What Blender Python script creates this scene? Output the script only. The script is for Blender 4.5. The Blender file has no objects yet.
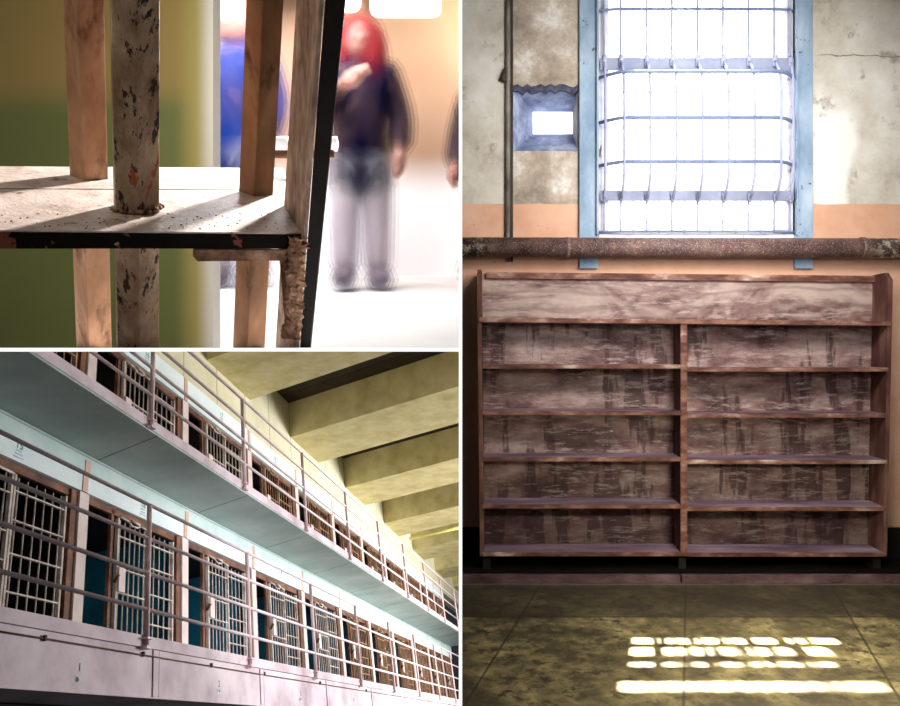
import bpy, bmesh, math, random
from mathutils import Vector, Matrix
random.seed(7)
SC = bpy.context.scene
COL = SC.collection
V = Vector

# ------------------------------------------------------------------ camera
H = 1.23                                   # camera height above the shelf room's floor
F, PX, PY = 805.0, 460.0, 350.0            # focal length and principal point in pixels
cam_d = bpy.data.cameras.new('camera')
cam_d.sensor_fit = 'HORIZONTAL'
cam_d.sensor_width = 36
cam_d.lens = F / 900 * 36
cam_d.shift_x = (450 - PX) / 900
cam_d.shift_y = (PY - 353) / 900
cam_d.clip_start = 0.05
cam = bpy.data.objects.new('camera', cam_d)
COL.objects.link(cam)
cam.location = (0, 0, H)
cam.rotation_euler = (math.pi / 2, 0, 0)
SC.camera = cam
SC.view_settings.view_transform = 'Standard'
SC.view_settings.look = 'None'
SC.cycles.transparent_max_bounces = 40
SC.cycles.max_bounces = 8
SC.cycles.sample_clamp_indirect = 6

def W(u, v, Y):
    """the place at depth Y that the photograph shows at pixel u, v"""
    return V(((u - PX) / F * Y, Y, H + (PY - v) / F * Y))

# ------------------------------------------------------------------ materials
def s2l(c):
    return tuple((x / 255 / 12.92) if x / 255 <= .04045 else ((x / 255 + .055) / 1.055) ** 2.4 for x in c) + (1,)

class NT:
    def __init__(s, name):
        s.m = bpy.data.materials.new(name)
        s.m.use_nodes = True
        s.t = s.m.node_tree
        s.b = s.t.nodes['Principled BSDF']
        s.out = s.t.nodes['Material Output']
        s.tc = s.t.nodes.new('ShaderNodeTexCoord')
    def n(s, typ, **kw):
        nd = s.t.nodes.new(typ)
        for k, v in kw.items():
            setattr(nd, k, v)
        return nd
    def l(s, a, b):
        s.t.links.new(a, b)
    def coord(s, stretch=(1, 1, 1), off=(0, 0, 0), which='Object'):
        mp = s.n('ShaderNodeMapping')
        mp.inputs['Scale'].default_value = stretch
        mp.inputs['Location'].default_value = off
        s.l(s.tc.outputs[which], mp.inputs['Vector'])
        return mp.outputs['Vector']
    def noise(s, scale, detail=5, rough=.6, stretch=(1, 1, 1), off=(0, 0, 0)):
        nd = s.n('ShaderNodeTexNoise')
        nd.inputs['Scale'].default_value = scale
        nd.inputs['Detail'].default_value = detail
        nd.inputs['Roughness'].default_value = rough
        s.l(s.coord(stretch, off), nd.inputs['Vector'])
        return nd.outputs['Fac']
    def ramp(s, fac, stops, interp='LINEAR'):
        r = s.n('ShaderNodeValToRGB')
        r.color_ramp.interpolation = interp
        el = r.color_ramp.elements
        while len(el) < len(stops):
            el.new(.5)
        for e, (p, c) in zip(el, stops):
            e.position = p
            e.color = s2l(c) if len(c) == 3 else c
        s.l(fac, r.inputs['Fac'])
        return r.outputs['Color']
    def bw(s, fac, a, b):
        return s.ramp(fac, [(a, (0, 0, 0, 1)), (b, (1, 1, 1, 1))])
    def mix(s, fac, a, b, mode='MIX'):
        m = s.n('ShaderNodeMix', data_type='RGBA', blend_type=mode)
        if hasattr(fac, 'links'): s.l(fac, m.inputs[0])
        else: m.inputs[0].default_value = fac
        for x, i in ((a, 6), (b, 7)):
            if hasattr(x, 'links'): s.l(x, m.inputs[i])
            else: m.inputs[i].default_value = s2l(x)
        return m.outputs[2]
    def math(s, op, a, b=0.0, c=0.0, clamp=False):
        m = s.n('ShaderNodeMath', operation=op, use_clamp=clamp)
        for x, i in ((a, 0), (b, 1), (c, 2)):
            if hasattr(x, 'links'): s.l(x, m.inputs[i])
            else: m.inputs[i].default_value = x
        return m.outputs[0]
    def xyz(s, which='Object'):
        sp = s.n('ShaderNodeSeparateXYZ')
        s.l(s.tc.outputs[which], sp.inputs[0])
        return sp.outputs
    def step(s, val, a, b):
        """0 below a, 1 above b"""
        m = s.n('ShaderNodeMapRange', interpolation_type='SMOOTHSTEP')
        s.l(val, m.inputs[0])
        m.inputs[1].default_value = a
        m.inputs[2].default_value = b
        return m.outputs[0]
    def done(s, color, rough=.7, metal=0.0, bump=None, strength=.3, dist=.01, spec=.3, emit=0):
        if hasattr(color, 'links'): s.l(color, s.b.inputs['Base Color'])
        else: s.b.inputs['Base Color'].default_value = s2l(color)
        if hasattr(rough, 'links'): s.l(rough, s.b.inputs['Roughness'])
        else: s.b.inputs['Roughness'].default_value = rough
        s.b.inputs['Metallic'].default_value = metal
        s.b.inputs['Specular IOR Level'].default_value = spec
        if emit:
            if hasattr(color, 'links'): s.l(color, s.b.inputs['Emission Color'])
            else: s.b.inputs['Emission Color'].default_value = s2l(color)
            s.b.inputs['Emission Strength'].default_value = emit
        if bump is not None:
            bp = s.n('ShaderNodeBump')
            bp.inputs['Strength'].default_value = strength
            bp.inputs['Distance'].default_value = dist
            s.l(bump, bp.inputs['Height'])
            s.l(bp.outputs[0], s.b.inputs['Normal'])
        return s.m

def mat(name, stops, scale=6, detail=5, stretch=(1, 1, 1), rough=.7, metal=0, bump=.2, dist=.005, chips=None, spec=.3, emit=0):
    """noise through a colour ramp; chips = (colour, scale, lo, hi) flakes of another colour"""
    N = NT(name)
    f = N.noise(scale, detail, .6, stretch)
    c = N.ramp(f, stops)
    if chips:
        for ch in (chips if isinstance(chips, list) else [chips]):
            g = N.noise(ch[1], 6, .65, ch[4] if len(ch) > 4 else (1, 1, 1), (3.7, 1.1, ch[1]))
            c = N.mix(N.bw(g, ch[2], ch[3]), c, ch[0])
    return N.done(c, rough, metal, f if bump else None, bump, dist, spec, emit)

M = {}
# ------------------------------------------------------------------ mesh helpers
def face(bm, pts):
    return bm.faces.new([bm.verts.new(p) for p in pts])

def hexa(bm, a, b):
    """solid between quad a (4 pts) and quad b (4 pts, same order)"""
    va = [bm.verts.new(p) for p in a]
    vb = [bm.verts.new(p) for p in b]
    bm.faces.new(va)
    bm.faces.new(vb[::-1])
    for i in range(4):
        j = (i + 1) % 4
        bm.faces.new([va[j], va[i], vb[i], vb[j]])

def box(bm, lo, hi, fr=None):
    """box in frame fr(x, y, z) -> point"""
    fr = fr or (lambda x, y, z: V((x, y, z)))
    (x0, y0, z0), (x1, y1, z1) = lo, hi
    hexa(bm, [fr(x0, y0, z0), fr(x1, y0, z0), fr(x1, y1, z0), fr(x0, y1, z0)],
         [fr(x0, y0, z1), fr(x1, y0, z1), fr(x1, y1, z1), fr(x0, y1, z1)])

def frame_of(d):
    d = d.normalized()
    a = V((0, 0, 1)) if abs(d.z) < .9 else V((1, 0, 0))
    u = d.cross(a).normalized()
    return u, d.cross(u).normalized()

def tube(bm, pts, r, seg=8, cap=True):
    """round tube along pts; r a number or one per point"""
    pts = [V(p) for p in pts]
    rs = r if isinstance(r, (list, tuple)) else [r] * len(pts)
    u, w = frame_of(pts[1] - pts[0])
    rings = []
    for i, p in enumerate(pts):
        d = (pts[min(i + 1, len(pts) - 1)] - pts[max(i - 1, 0)]).normalized()
        u = (u - d * u.dot(d)).normalized()
        w = d.cross(u)
        rings.append([bm.verts.new(p + (u * math.cos(2 * math.pi * k / seg) + w * math.sin(2 * math.pi * k / seg)) * rs[i]) for k in range(seg)])
    for a, b in zip(rings, rings[1:]):
        for k in range(seg):
            bm.faces.new([a[k], a[(k + 1) % seg], b[(k + 1) % seg], b[k]]).smooth = True
    if cap:
        bm.faces.new(rings[0][::-1])
        bm.faces.new(rings[-1])

def ball(bm, c, rad, seg=16, rings=10):
    g = bmesh.ops.create_uvsphere(bm, u_segments=seg, v_segments=rings, radius=1)
    for v in g['verts']:
        v.co = V(c) + V((v.co.x * rad[0], v.co.y * rad[1], v.co.z * rad[2]))
    for f in {f for v in g['verts'] for f in v.link_faces}:
        f.smooth = True

def obj(name, bm, m, parent=None, bevel=0, kind=None):
    """links the bmesh as one object; world coordinates go in, the origin is moved to the parent or the base"""
    bmesh.ops.recalc_face_normals(bm, faces=bm.faces[:])
    if bevel:
        bmesh.ops.bevel(bm, geom=[e for e in bm.edges], offset=bevel, segments=2, profile=.6, affect='EDGES', clamp_overlap=True)
    if parent is not None:
        o0 = V(parent['_w'])
    else:
        lo = V([min(v.co[i] for v in bm.verts) for i in range(3)])
        hi = V([max(v.co[i] for v in bm.verts) for i in range(3)])
        o0 = V(((lo.x + hi.x) / 2, (lo.y + hi.y) / 2, lo.z))
    for v in bm.verts:
        v.co -= o0
    me = bpy.data.meshes.new(name)
    bm.to_mesh(me)
    bm.free()
    me.materials.append(m)
    o = bpy.data.objects.new(name, me)
    COL.objects.link(o)
    if parent is not None:
        o.parent = parent
        o['_w'] = o0
    else:
        o.location = o0
        o['_w'] = o0
    if kind: o['kind'] = kind
    return o

def thing(name, label, cat, loc, group=None):
    e = bpy.data.objects.new(name, None)
    e.empty_display_size = .1
    COL.objects.link(e)
    e.location = loc
    e['_w'] = V(loc)
    return tag(e, label, cat, group)

def tag(o, label, cat, group=None):
    o['label'] = label
    o['category'] = cat
    if group: o['group'] = group
    return o

def dup(root, delta, label):
    """copy of a thing with its parts and sub-parts, moved by delta"""
    r = root.copy()
    COL.objects.link(r)
    r.location = root.location + delta
    r['label'] = label
    for ch in list(root.children):
        c = ch.copy()
        COL.objects.link(c)
        c.parent = r
        for g in ch.children:
            d = g.copy()
            COL.objects.link(d)
            d.parent = c
    return r

B = bmesh.new

def lettering(name, text, m, parent, origin, right, up, size, align='CENTER'):
    """flat painted characters lying in the plane right / up"""
    cu = bpy.data.curves.new(name, 'FONT')
    cu.body = text
    cu.size = 1.0
    cu.align_x = align
    cu.extrude = 0
    tmp = bpy.data.objects.new(name, cu)
    COL.objects.link(tmp)
    dg = bpy.context.evaluated_depsgraph_get()
    me = bpy.data.meshes.new_from_object(tmp.evaluated_get(dg))
    bpy.data.objects.remove(tmp)
    bpy.data.curves.remove(cu)
    bm = B()
    bm.from_mesh(me)
    bpy.data.meshes.remove(me)
    for v in bm.verts:
        v.co = origin + right * (v.co.x * size) + up * (v.co.y * size)
    return obj(name, bm, m, parent)

def ordinal(i):
    return ['first', 'second', 'third', 'fourth', 'fifth', 'sixth', 'seventh', 'eighth', 'ninth', 'tenth', 'eleventh', 'twelfth', 'thirteenth', 'fourteenth'][i]

# ================================================================== SETTING: partitions between the three places
M['white'] = mat('white_gloss_paint', [(.3, (252, 252, 252)), (.7, (255, 255, 255))], 4, bump=0, emit=1.0)  # emission keeps the edge strips pure white, though they are no lamps
M['divider'] = mat('dark_partition_board', [(.3, (58, 54, 50)), (.7, (74, 70, 66))], 4, bump=0)
DY = .55                                              # near edge of the dividing walls
def px(n, Y): return n / F * Y
bm = B(); box(bm, (px(-.6, DY), DY + .01, -.06), (px(1.8, DY), 4.58, 3.6)); obj('wall_middle', bm, M['divider'], kind='structure')
bm = B(); box(bm, (px(-1.2, DY), DY, .4), (px(2.2, DY), DY + .01, 2.0)); obj('trim_1', bm, M['white'], kind='structure')
SLT, SLB = H + px(2.2, DY), H - px(1.6, DY)
SX0 = -.75
bm = B(); box(bm, (SX0, DY, SLB), (px(-1.25, DY), DY + .01, SLT)); obj('trim_2', bm, M['white'], kind='structure')

exec_rooms = []
# ================================================================== PLACE 1 (right): book shelf under the barred window
def room_shelf():
    WY = 4.58                                          # wall face
    z_or, z_bl = W(0, 204, WY).z, W(0, 527, WY).z
    # --- wall material: peeling plaster above, orange paint below, black skirting band
    N = NT('peeling_plaster_wall')
    z = N.xyz('Object')[2]
    x = N.xyz('Object')[0]
    geo = N.n('ShaderNodeNewGeometry')
    sp = N.n('ShaderNodeSeparateXYZ'); N.l(geo.outputs['Position'], sp.inputs[0])
    x, z = sp.outputs[0], sp.outputs[2]
    n1 = N.noise(2.2, 8, .62)
    n2 = N.noise(7, 8, .7, off=(5, 0, 2))
    n3 = N.noise(1.3, 6, .55, off=(9, 4, 1))
    nf = N.noise(40, 6, .6)
    pl = N.ramp(n1, [(.33, (150, 140, 126)), (.43, (190, 182, 166)), (.54, (210, 205, 192)), (.66, (228, 226, 219))])
    pl = N.mix(N.math('MULTIPLY', N.bw(n2, .57, .66), .75), pl, (134, 124, 114))
    pl = N.mix(N.math('MULTIPLY', N.bw(nf, .35, .75), .35), pl, (222, 219, 212))
    # bay between conduit and window is browner, darker toward the top
    bay = N.math('MULTIPLY', N.step(x, .27, .31), N.math('SUBTRACT', 1, N.step(x, .66, .70)))
    brown = N.ramp(N.noise(5, 9, .72, off=(4, 4, 1)), [(.32, (104, 90, 78)), (.45, (158, 142, 124)), (.54, (186, 172, 156)), (.64, (226, 222, 216))])
    pl = N.mix(N.math('MULTIPLY', bay, .8), pl, brown)
    # window bloom painted as whiter plaster, low at its right
    bloom_patch = N.math('MULTIPLY', N.step(x, 1.98, 2.05), N.math('SUBTRACT', 1, N.step(N.math('ADD', x, N.math('MULTIPLY', n3, .5)), 2.46, 2.52)))
    bloom_patch = N.math('MULTIPLY', bloom_patch, N.math('SUBTRACT', 1, N.step(N.math('ADD', z, N.math('MULTIPLY', n2, .25)), 2.66, 2.76)))
    pl = N.mix(N.math('MULTIPLY', bloom_patch, .9), pl, (240, 237, 230))
    # plaster darkens toward the top right corner
    corner_dark = N.math('MULTIPLY', N.step(z, 2.75, 3.25), N.step(x, 2.1, 2.5))
    pl = N.mix(N.math('MULTIPLY', corner_dark, .55), pl, (112, 96, 76))
    # fine horizontal crack
    zz = N.math('ABSOLUTE', N.math('SUBTRACT', N.math('ADD', z, N.math('MULTIPLY', n2, .05)), 2.93))
    crack = N.math('MULTIPLY', N.math('SUBTRACT', 1, N.step(zz, .001, .005)), N.step(x, 2.0, 2.1))
    pl = N.mix(crack, pl, (128, 118, 106))
    orange = N.ramp(N.noise(3.5, 8, .6, off=(1, 7, 3)), [(.35, (208, 160, 130)), (.6, (220, 176, 148)), (.75, (222, 188, 164))])
    orange = N.mix(N.bw(N.noise(60, 3, .6), .68, .72), orange, (120, 84, 66))
    edge = N.math('ADD', z, N.math('MULTIPLY', N.math('SUBTRACT', n2, .5), .02))
    c = N.mix(N.step(edge, z_or - .004, z_or + .004), orange, pl)
    c = N.mix(N.step(z, z_bl - .006, z_bl + .006), (26, 23, 22), c)
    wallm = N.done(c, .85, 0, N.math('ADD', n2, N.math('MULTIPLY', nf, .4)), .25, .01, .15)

    # openings: window (u 598..795) up past the frame, niche (u 512..579, v 86..152)
    xs = [.008, W(513, 0, WY).x, W(578, 0, WY).x, W(599, 0, WY).x, W(795, 0, WY).x, 3.1]
    zt = 4.75
    zn0, zn1, zs = W(0, 151, WY).z, W(0, 87, WY).z, W(0, 236, WY).z
    DP = 4.88
    bm = B()
    def rect(x0, x1, z0, z1): box(bm, (x0, WY, z0), (x1, DP, z1))
    rect(xs[0], xs[1], 0, zt)
    rect(xs[1], xs[2], 0, zn0); rect(xs[1], xs[2], zn1, zt)
    rect(xs[2], xs[3], 0, zt)
    rect(xs[3], xs[4], 0, zs)
    rect(xs[4], xs[5], 0, zt)
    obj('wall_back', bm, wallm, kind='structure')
    # niche lining: bluish rough concrete tapering to the small pane
    M['nichem'] = mat('blue_shadowed_concrete', [(.3, (90, 100, 130)), (.5, (140, 152, 184)), (.7, (196, 206, 232))], 9, 7, bump=.5, dist=.02)
    pu0, pu1, pv0, pv1 = 533, 577, 112, 134
    bm = B()
    o_ = [W(513, 151, WY), W(578, 151, WY), W(578, 87, WY), W(513, 87, WY)]
    i_ = [W(pu0, pv1, 4.8), W(pu1 + 5, pv1, 4.8), W(pu1 + 5, pv0, 4.8), W(pu0, pv0, 4.8)]
    for k in range(4):
        j = (k + 1) % 4
        face(bm, [o_[k] + V((0, .004, 0)), o_[j] + V((0, .004, 0)), i_[j], i_[k]])
    obj('trim_3', bm, M['nichem'], kind='structure')
    # crumbled jagged lintel of the niche
    bm = B()
    top = []
    for k in range(15):
        u = 513 + 65 * k / 14
        top.append((u, 87 + random.uniform(-2.5, 3)))
    for (ua, va), (ub, vb) in zip(top, top[1:]):
        hexa(bm, [W(ua, va + 5, WY - .012), W(ub, vb + 5, WY - .012), W(ub, vb - 1, WY - .004), W(ua, va - 1, WY - .004)],
             [W(ua, va + 8, WY + .08), W(ub, vb + 8, WY + .08), W(ub, vb, WY + .08), W(ua, va, WY + .08)])
    M['lintel'] = mat('crumbled_dark_mortar', [(.35, (52, 50, 62)), (.65, (92, 96, 120))], 25, bump=.6, dist=.02)
    obj('trim_4', bm, M['lintel'], kind='structure')
    N = NT('bright_frosted_pane')
    pane = N.done(N.ramp(N.noise(2, 2), [(.3, (250, 252, 255)), (.7, (255, 255, 255))]), .6, emit=1.5)
    N = NT('blue_white_pane')
    pane_b = N.done((232, 238, 255), .6, emit=2.2)
    bm = B(); box(bm, (i_[0].x - .01, 4.80, i_[0].z - .01), (i_[1].x + .01, 4.82, i_[2].z + .01))
    w2 = obj('window_2', bm, pane_b, kind='structure')

    # --- tall window: panes, glazing bars, reveal
    x0, x1 = xs[3], xs[4]
    # added gaps in the panes, shaped to throw sun strips on the floor
    SUN = V((1.70, 7.4, 8.4))
    strips = [(638.5, 646.5, 634, 839), (648, 656.5, 632, 830), (663, 668.3, 631, 836), (682, 692.5, 622, 884)]
    GY = 4.80
    holes = []
    for va, vb, ua, ub in strips:
        zs_, xs_ = [], []
        for v in (va, vb):
            Y = H * F / (v - PY)
            for u in (ua, ub):
                p = V(((u - PX) / F * Y, Y, 0))
                k = (GY - p.y) / (SUN.y - p.y)
                q = p + (SUN - p) * k
                zs_.append(q.z); xs_.append(q.x)
        xs_.sort()
        holes.append((min(zs_), max(zs_), max(sum(xs_[:2]) / 2, x0), min(sum(xs_[2:]) / 2, x1)))
    holes.sort()
    bm = B()
    zc = zs
    for z0, z1, a, b in holes:
        box(bm, (x0, GY, zc), (x1, GY + .01, z0))
        if a > x0 + .005: box(bm, (x0, GY, z0), (a, GY + .01, z1))
        if b < x1 - .005: box(bm, (b, GY, z0), (x1, GY + .01, z1))
        for q in range(1, 7):                            # added posts that break each sun strip into patches
            xq = a + (b - a) * q / 7; hw = .011 if z0 < 3.4 else .006
            box(bm, (xq - hw, GY, z0), (xq + hw, GY + .01, z1))
        zc = z1
    box(bm, (x0, GY, zc), (x1, GY + .01, zt))
    w1 = thing('window_1', '', '', (1.35, GY, zs)); w1['kind'] = 'structure'
    del w1['label']; del w1['category']
    obj('pane', bm, pane, w1)
    M['muntin'] = mat('overexposed_white_steel', [(.3, (226, 228, 238)), (.7, (244, 245, 250))], 8, bump=0, emit=.5)  # emission puts the window's glare into the glazing bars
    bm = B()
    for u in (633, 658.5, 684, 709.5, 735, 760):
        a = W(u, 0, GY).x
        box(bm, (a - .006, GY - .012, zs), (a + .006, GY - .002, zt))
    for v in (-92, -13, 93, 128, 176, 222):
        b = W(0, v, GY).z
        box(bm, (x0, GY - .016, b - .007), (x1, GY - .002, b + .007))
    obj('glazing_bars', bm, M['muntin'], w1)
    M['reveal'] = mat('washed_out_plaster_reveal', [(.3, (196, 200, 214)), (.55, (226, 226, 232)), (.75, (240, 238, 238))], 12, bump=.3, chips=((112, 84, 84), 14, .62, .66, (1, 1, .35)))
    bm = B()
    box(bm, (x0, WY + .01, zs), (x0 + .055, GY - .02, zt))
    box(bm, (x1 - .045, WY + .01, zs), (x1, GY - .02, zt))
    box(bm, (x0, WY - .01, zs - .02), (x1, GY - .02, zs + .015))
    obj('window_frame', bm, M['reveal'], w1)
    # bright sky behind the open strips
    N = NT('white_overcast_sky')
    sky = N.done((255, 255, 255), 1, emit=1.5)
    bm = B(); box(bm, (.5, 5.35, 1.9), (2.3, 5.36, 3.75))
    obj('overcast_sky_board', bm, sky, kind='structure')

    # --- steel guard cage over the window
    M['galv'] = mat('blue_grey_painted_steel', [(.3, (104, 128, 152)), (.5, (140, 164, 186)), (.7, (178, 196, 212))], 5, 7, stretch=(1, 1, .5), bump=.15, chips=((66, 82, 104), 22, .64, .68))
    M['cage'] = mat('washed_pale_blue_steel', [(.3, (98, 112, 148)), (.7, (136, 150, 184))], 6, bump=0)
    M['cageflat'] = mat('pale_grey_flat_steel', [(.3, (120, 126, 148)), (.7, (150, 156, 176))], 6, bump=0)
    M['cagebar'] = mat('pale_lavender_bar', [(.3, (150, 154, 184)), (.7, (178, 182, 206))], 6, bump=0)
    g = thing('window_guard', 'blue-grey steel cage of bars bowed out over the bright tall window', 'window guard', (1.35, WY, zs))
    for ua, ub in ((579.5, 598), (795, 813)):
        bm = B()
        a, b = W(ua, 0, WY - .03).x, W(ub, 0, WY - .03).x
        z0 = W(0, 269, WY).z
        box(bm, (a, WY - .03, z0), (b, WY - .002, zt - .1))
        e = a if ua > 700 else b
        s_ = 1 if ua < 700 else -1
        box(bm, (min(e, e - s_ * .012), WY - .055, W(0, 236, WY).z), (max(e, e - s_ * .012), WY - .002, zt - .1))
        obj('side_channel', bm, M['galv'], g, bevel=.003)
    ym = WY - .02
    def bow(v): return .0 if v < 62 or v > 200 else .10 * math.sin(math.pi * min(1, max(0, (v - 58) / 146))) ** .6
    def hoop(v, d, r, name='hoop', m='cage'):
        bm = B()
        pts = []
        n = 24
        for k in range(n + 1):
            t = k / n
            u = 599 + (794 - 599) * t
            s_ = min(1, min(t, 1 - t) / .13)
            off = d * math.sin(s_ * math.pi / 2)
            p = W(u, v, ym)
            pts.append(V((p.x, ym - off, p.z)))
        tube(bm, pts, r, 8)
        obj(name, bm, M[m], g)
    for v in (10.5, 232): hoop(v, .02, .008)
    for v in (76, 121, 164): hoop(v + 2, .11, .010)
    for v, h in ((64.5, 6), (196, 5)):
        bm = B()
        a, b = W(600, v - h, ym), W(793, v + h, ym)
        box(bm, (a.x, ym - .012, b.z), (b.x, ym, a.z))
        obj('flat_bar', bm, M['cageflat'], g)
    for v in (-100, -150): hoop(v, .02, .008)
    for u in (604, 620.5, 646, 671.5, 697, 722.5, 748, 773.5, 790):
        bm = B()
        pts = []
        for k in range(15):
            v = 62 + (200 - 62) * k / 14
            d = .11 * math.sin(math.pi / 2 * min(1, min(v - 58, 206 - v) / 32))
            if u < 610 or u > 785: d *= .45
            p = W(u, v, ym)
            pts.append(V((p.x, ym - max(d, .012), p.z)))
        tube(bm, pts, .008, 8)
        p = pts[0]
        tube(bm, [p + V((0, .005, -.03)), p + V((0, .0, .03))], .014, 8)
        tube(bm, [pts[-1] + V((0, .0, .03)), pts[-1] + V((0, .005, -.02))], [.014, .007], 8)
        obj('bar', bm, M['cagebar'], g)
        bm = B()
        q = W(u, 62, ym)
        tube(bm, [V((q.x, ym - .006, W(0, 200, ym).z)), V((q.x, ym - .006, zs + .02))], .005, 6)
        tube(bm, [V((q.x, ym - .006, q.z)), V((q.x, ym - .006, zt - .15))], .006, 6)
        obj('tail_bar', bm, M['cagebar'], g)

    # --- conduit beside the window
    M['conduit'] = mat('dirty_painted_conduit', [(.3, (60, 54, 50)), (.5, (124, 118, 108)), (.7, (178, 174, 164))], 16, 6, stretch=(1, 1, .3), bump=.3)
    c = thing('wall_conduit', 'thin dirty vertical conduit running up the plaster left of the window', 'conduit', W(508, 237, WY - .02))
    bm = B()
    tube(bm, [V((W(507.5, 0, WY).x, WY - .016, W(0, 262, WY).z)), V((W(508, 0, WY).x, WY - .016, 3.9))], .014, 10)
    obj('tube', bm, M['conduit'], c)
    M['darkgap'] = mat('dark_grimy_joint', [(.3, (40, 32, 28)), (.7, (84, 70, 60))], 20, stretch=(1, 1, .3), bump=0)
    bm = B()
    box(bm, (W(510.5, 0, WY).x, WY - .012, W(0, 262, WY).z), (W(513, 0, WY).x, WY - .001, 3.9))
    obj('backing_strip', bm, M['darkgap'], c)
    bm = B()
    p = W(505, 78, WY - .02)
    tube(bm, [p + V((.002, 0, .06)), p + V((-.012, -.004, -.01)), p + V((0, 0, -.02))], [.006, .02, .012], 8)
    obj('clip', bm, M['darkgap'], c)

    # --- steam pipe
    N = NT('rusty_flaking_pipe')
    xo = N.xyz('Object')[0]
    n1 = N.noise(9, 8, .7); n2 = N.noise(45, 5, .7, off=(2, 2, 2)); n3 = N.noise(22, 8, .75, off=(4, 0, 6))
    c_ = N.ramp(n1, [(.3, (58, 42, 44)), (.5, (98, 72, 70)), (.7, (134, 106, 96))])
    c_ = N.mix(N.math('MULTIPLY', N.bw(N.noise(150, 3, .6, off=(5, 5, 5)), .56, .64), .7), c_, (186, 166, 150))
    c_ = N.mix(N.bw(n2, .61, .67), c_, (186, 156, 108))
    ends = N.math('ADD', N.math('SUBTRACT', 1, N.step(xo, -1.2, -1.02)), N.step(xo, .95, 1.15), clamp=True)
    fl = N.math('MULTIPLY', N.bw(n3, .50, .54), ends)
    c_ = N.mix(fl, c_, (226, 216, 190))
    c_ = N.mix(N.math('MULTIPLY', N.bw(N.noise(26, 6, .7, off=(8, 1, 1)), .58, .62), ends), c_, (30, 24, 22))
    pm = N.done(c_, .55, .1, n2, .4, .01, .4)
    pipe = thing('steam_pipe', 'thick rusty flaking horizontal pipe running across the wall below the window', 'pipe', (1.25, 4.44, H + .5))
    PYY = 4.46
    bm = B(); zc = W(0, 247, PYY - .03).z
    tube(bm, [V((.012, PYY, zc + .003)), V((1.3, PYY, zc)), V((2.75, PYY, zc - .004))], .055, 24)
    obj('pipe', bm, pm, pipe)
    for u in (567, 862):
        bm = B()
        a = W(u, 0, PYY).x
        tube(bm, [V((a - .012, PYY, zc)), V((a + .012, PYY, zc))], .0585, 24)
        obj('joint_ring', bm, pm, pipe)
    for a in (.14, 2.5):
        bm = B()
        box(bm, (a - .012, PYY, zc - .02), (a + .012, WY, zc + .02))
        obj('wall_bracket', bm, pm, pipe)

    # --- book shelf
    N = NT('worn_dark_stained_wood')
    geo = N.n('ShaderNodeNewGeometry')
    sp = N.n('ShaderNodeSeparateXYZ'); N.l(geo.outputs['Position'], sp.inputs[0])
    gx, gz = sp.outputs[0], sp.outputs[2]
    n1 = N.noise(3.2, 8, .65, (1, 1, 2.2))
    n2 = N.noise(6.5, 5, .55, (1.6, 1, .28), off=(3, 1, 8))
    n3 = N.noise(14, 9, .75, (.6, 1, 3.0), off=(1, 2, 5))
    nsw = N.n('ShaderNodeTexNoise'); nsw.inputs['Scale'].default_value = 1.8; nsw.inputs['Detail'].default_value = 3; nsw.inputs['Distortion'].default_value = 2.6
    N.l(N.coord((1, 1, 2.4)), nsw.inputs['Vector'])
    c_ = N.ramp(n1, [(.3, (62, 40, 38)), (.43, (112, 82, 78)), (.56, (154, 126, 118)), (.70, (196, 174, 164))])
    drips = N.math('MULTIPLY', N.bw(n2, .52, .57), N.math('SUBTRACT', 1, N.step(gz, 1.40, 1.43)))
    c_ = N.mix(N.math('MULTIPLY', drips, .8), c_, (66, 40, 38))
    c_ = N.mix(N.math('MULTIPLY', N.bw(n3, .52, .62), .55), c_, (204, 186, 178))
    sw = N.math('MULTIPLY', N.step(gz, 1.40, 1.43), N.bw(nsw.outputs['Fac'], .42, .62))
    c_ = N.mix(N.math('MULTIPLY', sw, .65), c_, (200, 180, 166))
    wl = N.n('ShaderNodeTexWave', wave_type='RINGS'); wl.inputs['Scale'].default_value = 2.2; wl.inputs['Distortion'].default_value = 9; wl.inputs['Detail'].default_value = 4
    N.l(N.coord((.6, 1, 1.6), (.4, 0, .9)), wl.inputs['Vector'])
    c_ = N.mix(N.math('MULTIPLY', N.math('MULTIPLY', N.step(gz, 1.40, 1.43), N.bw(wl.outputs['Fac'], .75, .95)), .35), c_, (96, 66, 62))
    # scratches
    sc = N.noise(26, 4, .8, (.25, 1, 1.6), off=(7, 7, 7))
    c_ = N.mix(N.math('MULTIPLY', N.bw(sc, .66, .69), .8), c_, (226, 212, 204))
    low_shade = N.math('SUBTRACT', 1, N.step(gz, .1, .75))  # light fading toward the lower rows, mixed into the wood colour
    c_ = N.mix(N.math('MULTIPLY', low_shade, .5), c_, (56, 34, 42))
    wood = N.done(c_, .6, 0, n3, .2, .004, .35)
    M['edge'] = mat('worn_red_brown_wood_edge', [(.3, (64, 36, 32)), (.46, (106, 66, 54)), (.58, (146, 106, 90)), (.7, (206, 184, 168))], 14, 9, (.4, 1, 1), bump=.3)
    M['shtop'] = mat('dusty_grey_purple_shelf_wood', [(.3, (96, 74, 90)), (.5, (138, 114, 130)), (.7, (180, 158, 172))], 7, 8, (.3, 1, 1), bump=.2)
    M['side'] = mat('dark_red_stained_board', [(.3, (60, 36, 30)), (.5, (98, 62, 52)), (.72, (148, 112, 98))], 8, 8, (1, 1, .4), bump=.3)
    YF, YB = 4.34, 4.54
    SH = .012                                          # racked sideways a little
    def Bk(u, v, inset=0): # behind front px point, keep front XZ
        p = W(u, v, YF); return V((p.x + SH, YB, p.z))
    sh = thing('book_shelf', 'wide empty worn brown wooden book shelf of two columns under the window', 'shelf', W(685, 575, YF))
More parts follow.
